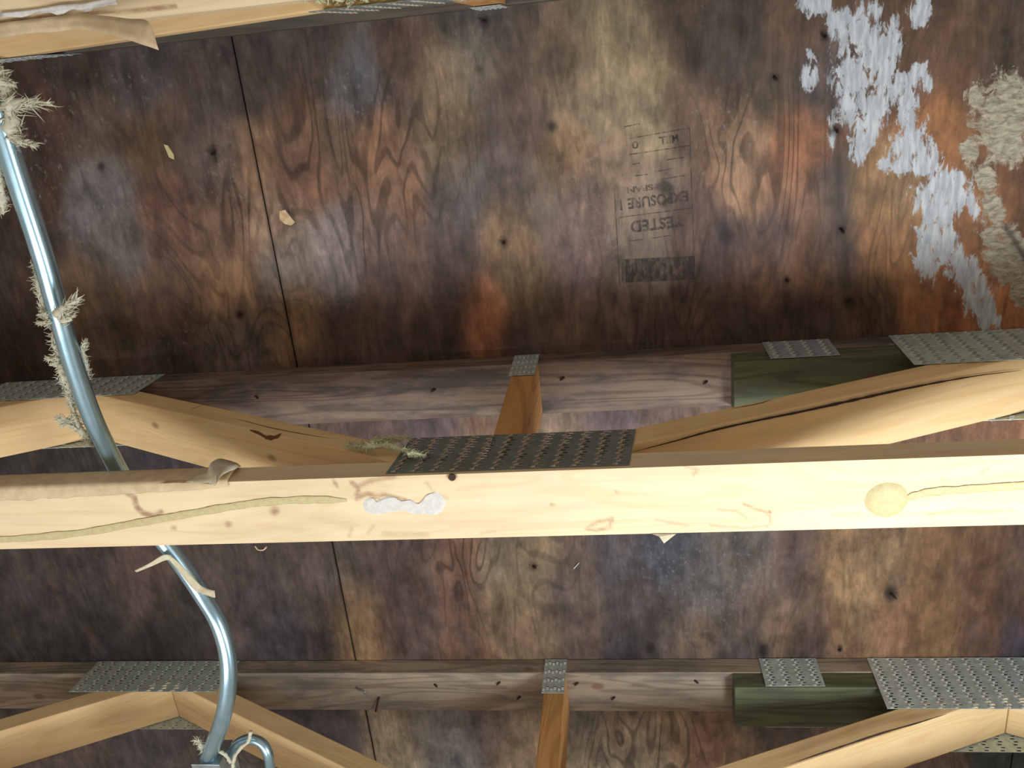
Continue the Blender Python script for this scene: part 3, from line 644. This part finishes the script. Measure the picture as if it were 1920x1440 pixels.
# plaster smear
OUT = [(682,938),(692,932),(700,940),(716,934),(736,930),(752,938),(770,936),(786,944),(798,936),(806,926),(818,922),(830,930),(836,944),(830,958),(816,966),(800,964),(780,964),(756,958),(736,960),(712,964),(690,962),(680,950)]
Pq = catmull([pt(x, y, 2, HB) for x, y in OUT + OUT[:1]], 3)[:-1]; cen = sum(Pq) / len(Pq); n = len(Pq)
V = [p + np.array([0, 0, .0002]) for p in Pq] + [cen * .12 + p * .88 + np.array([0, 0, -.0016]) for p in Pq]; F = [[i, (i + 1) % n, n + (i + 1) % n, n + i] for i in range(n)] + [list(range(2 * n - 1, n - 1, -1))]
tag(obj('plaster_smear', V, F, 'plaster'), 'whitish plaster smear on the bright chord below the dark plate', 'plaster')
# small torn triangle below the chord, curl and splinters
a, b, c2_ = pt(1222, 1001, 2, HB - .001), pt(1268, 1001, 2, HB - .001), pt(1245, 1019, 2, HB - .006)
tag(obj('paper_scrap', [a, b, c2_, pt(1236, 1006, 2, HB - .004)], [[0, 1, 2, 3]], 'kraft2', solid=.0007), 'small pale torn triangle hanging below the bright chord', 'paper')
v, f = tube(catmull([pt(478, 1024, 2, HB - .001), pt(484, 1031, 2, HB - .003), pt(494, 1031, 2, HB - .003), pt(500, 1025, 2, HB - .001)], 4), .0009, 6)
tag(obj('wood_splinter', v, f, 'splinter', smooth=True), 'tiny curled splinter at the lower edge of the bright chord, left', 'splinter')
v, f = tube([pt(1076, 1066, 2, HT - .0015), pt(1086, 1055, 2, HT - .004)], [.0013, .0006], 6)
tag(obj('wood_splinter', v, f, 'plaster', smooth=True), 'tiny white splinter on the plywood below the bright chord', 'splinter')
a = pt(535, 408, 2, HT - .0012); V = [a + np.array([x * .0011, y * .0011, 0]) for x, y in [(-7, -10), (2, -11), (8, 0), (13, 8), (6, 12), (-3, 9), (-9, 2)]]
tag(obj('wood_chip', V + [p + np.array([0, 0, .0016]) for p in V], [list(range(7))[::-1]] + [[i, (i + 1) % 7, 7 + (i + 1) % 7, 7 + i] for i in range(7)], 'splinter'), 'pale loose wood chip beside the plywood joint', 'wood chip')
a = pt(317, 285, 2, HT - .002); V = [a + np.array([x * .001, y * .001, 0]) for x, y in [(-6, -12), (0, -10), (6, 4), (5, 12), (-2, 8)]]
tag(obj('wood_chip', V + [p + np.array([0, 0, .0022]) for p in V], [list(range(5))[::-1]] + [[i, (i + 1) % 5, 5 + (i + 1) % 5, 5 + i] for i in range(5)], 'glue'), 'small yellow chip stuck to the dark plywood, upper left', 'wood chip')

def web_under(px_, py_, z0_, x0_, sl, off=.0006):
    # point seen at the pixel on the sloping underside z = z0 + sl*(x-x0)
    d = RC.T @ np.array([(px_ - 960) / FPX, (py_ - 720) / FPX, 1.0]); t = (z0_ - sl * x0_ - Z0) / (d[2] - sl * d[0])
    return EYE + d * t + np.array([0, 0, -off])
webs1 = [o for o in t1.children if o.name.startswith('web')]; webs2 = [o for o in t2.children if o.name.startswith('web')]
def crack(pix, plane, w_, parent, mat='nail'):
    P_ = catmull([web_under(x, y, *plane) if plane else pt(x, y, 1, (Y1 if parent in webs1 else Y2) + .0006) for x, y in pix], 6); V = []; n = len(P_)
    for i, p in enumerate(P_):
        u = i / (n - 1); h = w_ * (math.sin(math.pi * min(1, max(0, u * .98 + .01))) ** .6) * (.6 + .8 * abs(mnoise.noise(Vector((i * .45, w_ * 900, 1)))))
        a_ = np.array([0, h, 0]) if plane else np.array([0, 0, h])
        V += [p + a_, p - a_]
    o = obj('split', V, [[2 * i, 2 * i + 2, 2 * i + 3, 2 * i + 1] for i in range(n - 1)], mat, parent)
    return tag(o, 'dark split in the wood')
CU = (Z0 + 1.102 - .046, .2, .42); AU = (Z0 + 1.14 - .0425, -.6, -.5)
crack([(1190, 846), (1260, 828), (1340, 806), (1430, 786), (1500, 772), (1600, 750), (1700, 728), (1820, 706), (1915, 694)], CU, .0022, webs1[2])
crack([(1370, 766), (1420, 757), (1450, 748)], None, .0012, webs1[2])
crack([(1480, 1432), (1560, 1405), (1650, 1375), (1720, 1355), (1775, 1338)], CU, .0026, webs2[2])
crack([(356, 768), (372, 762), (386, 755)], None, .0011, webs1[0])
crack([(440, 784), (500, 800), (560, 812), (620, 822)], None, .0012, webs1[0], 'splitwood')
crack([(468, 806), (486, 812), (500, 820), (518, 819), (528, 812)], AU, .0042, webs1[0], 'splitwood')
# ragged split edges of the webs
def split_line(pts, yy, w_, parent, name='split', mat='nail'):
    P_ = [pt(x, y, 1, yy) for x, y in pts]; V = []; F = []
    for i, p in enumerate(catmull(P_, 5)):
        h = w_ * (.5 + .5 * abs(mnoise.noise(Vector((i * .5, 1, 1))))) * min(1, .1 + i * .15)
        V += [p + np.array([0, -.0004, h]), p + np.array([0, -.0004, -h])]
    n = len(V) // 2; F = [[2 * i, 2 * i + 2, 2 * i + 3, 2 * i + 1] for i in range(n - 1)]
    return obj(name, V, F, mat, parent)

# ---------------------------------------------------------------- grade stamp, printed upside down on the plywood
SX0, SX1 = -0.004, 0.100; SY0, SY1 = 0.142, 0.366
stamp = empty('grade_stamp', ((SX0 + SX1) / 2, (SY0 + SY1) / 2, HT - .0008))
tag(stamp, 'faded black grade stamp printed upside down on the plywood, reading TESTED and EXPOSURE 1', 'stamp')
zi = HT - .0007
bars = []
def bar(x0, y0, x1, y1, w_=.0013):
    d = np.array([x1 - x0, y1 - y0]); d = d / np.linalg.norm(d) * w_ / 2; n_ = np.array([-d[1], d[0]])
    b = len(bars); bars.append([(x0 - n_[0], y0 - n_[1], zi), (x1 - n_[0], y1 - n_[1], zi), (x1 + n_[0], y1 + n_[1], zi), (x0 + n_[0], y0 + n_[1], zi)])
sp_ = lambda x, y: pt(x, y, 2, HT)[:2]
for (a, b) in [((1180,260),(1293,240)),((1180,290),(1294,273)),((1293,240),(1303,528)),((1152,352),(1162,535)),((1160,408),(1298,390)),((1170,238),(1200,232)),((1190,330),(1215,327)),((1228,322),(1262,316)),((1240,336),(1285,329)),((1185,308),(1200,306)),((1250,300),(1282,295)),((1180,452),(1205,449)),((1222,447),(1258,441))]:
    bar(*sp_(*a), *sp_(*b))
V = [p for b in bars for p in b]; F = [[4 * i, 4 * i + 3, 4 * i + 2, 4 * i + 1] for i in range(len(bars))]
obj('frame', V, F, 'ink', stamp)
def text(body, px_, py_, h, wpx, name='lettering', rot=None):
    cu = bpy.data.curves.new(name, 'FONT'); cu.body = body; cu.size = 1; cu.align_x = 'CENTER'; cu.align_y = 'CENTER'; cu.resolution_u = 3; cu.offset = 0.028
    tmp = bpy.data.objects.new('tmp', cu); C.objects.link(tmp)
    dg = bpy.context.evaluated_depsgraph_get(); me = bpy.data.meshes.new_from_object(tmp.evaluated_get(dg))
    bpy.data.objects.remove(tmp)
    n = len(me.vertices); co = np.zeros(n * 3, np.float32); me.vertices.foreach_get('co', co); co = co.reshape(-1, 3).astype(float)
    wd_ = co[:, 0].max() - co[:, 0].min(); hh = co[:, 1].max() - co[:, 1].min()
    pc = pt(px_, py_, 2, HT); k = wpx / FPX * 1.34 / wd_
    ax = np.array(sp_(1298, 391)) - np.array(sp_(1160, 409)); ax /= np.linalg.norm(ax); ay = np.array([-ax[1], ax[0]])
    cx_ = co[:, 0] - co[:, 0].mean() * 0 - (co[:, 0].max() + co[:, 0].min()) / 2; cy_ = co[:, 1] - (co[:, 1].max() + co[:, 1].min()) / 2
    # seen from below the stamp reads upside down: letters advance towards -X of the photo, their tops point down the photo (+Y)
    kk = h / FPX * 1.34 / hh
    W_ = pc[None, :2] + (-(cx_ * k))[:, None] * ax[None, :] + ((cy_ * kk))[:, None] * ay[None, :]
    faces = [list(p.vertices) for p in me.polygons]
    bpy.data.meshes.remove(me)
    return obj(name, np.hstack([W_, np.full((n, 1), zi)]), faces, 'ink', stamp)
text('TESTED', 1232, 420, 22, 96)
text('EXPOSURE 1', 1226, 376, 20, 122)
text('SPAN', 1200, 354, 11, 46)
text('MILL', 1254, 262, 14, 34); text('0', 1191, 272, 13, 12)
# solid block with the lettering worn away
V = []; F = []
for j in range(9):
    for i in range(9):
        x, y = 1166 + (1302 - 1166) * i / 8, 486 + (530 - 486) * j / 8 - (x_off := 6 * i / 8); p = pt(x, y, 2, HT); V.append((p[0], p[1], zi))
for j in range(8):
    for i in range(8): F.append([j * 9 + i, (j + 1) * 9 + i, (j + 1) * 9 + i + 1, j * 9 + i + 1])
obj('solid_block', V, F, 'ink', stamp)
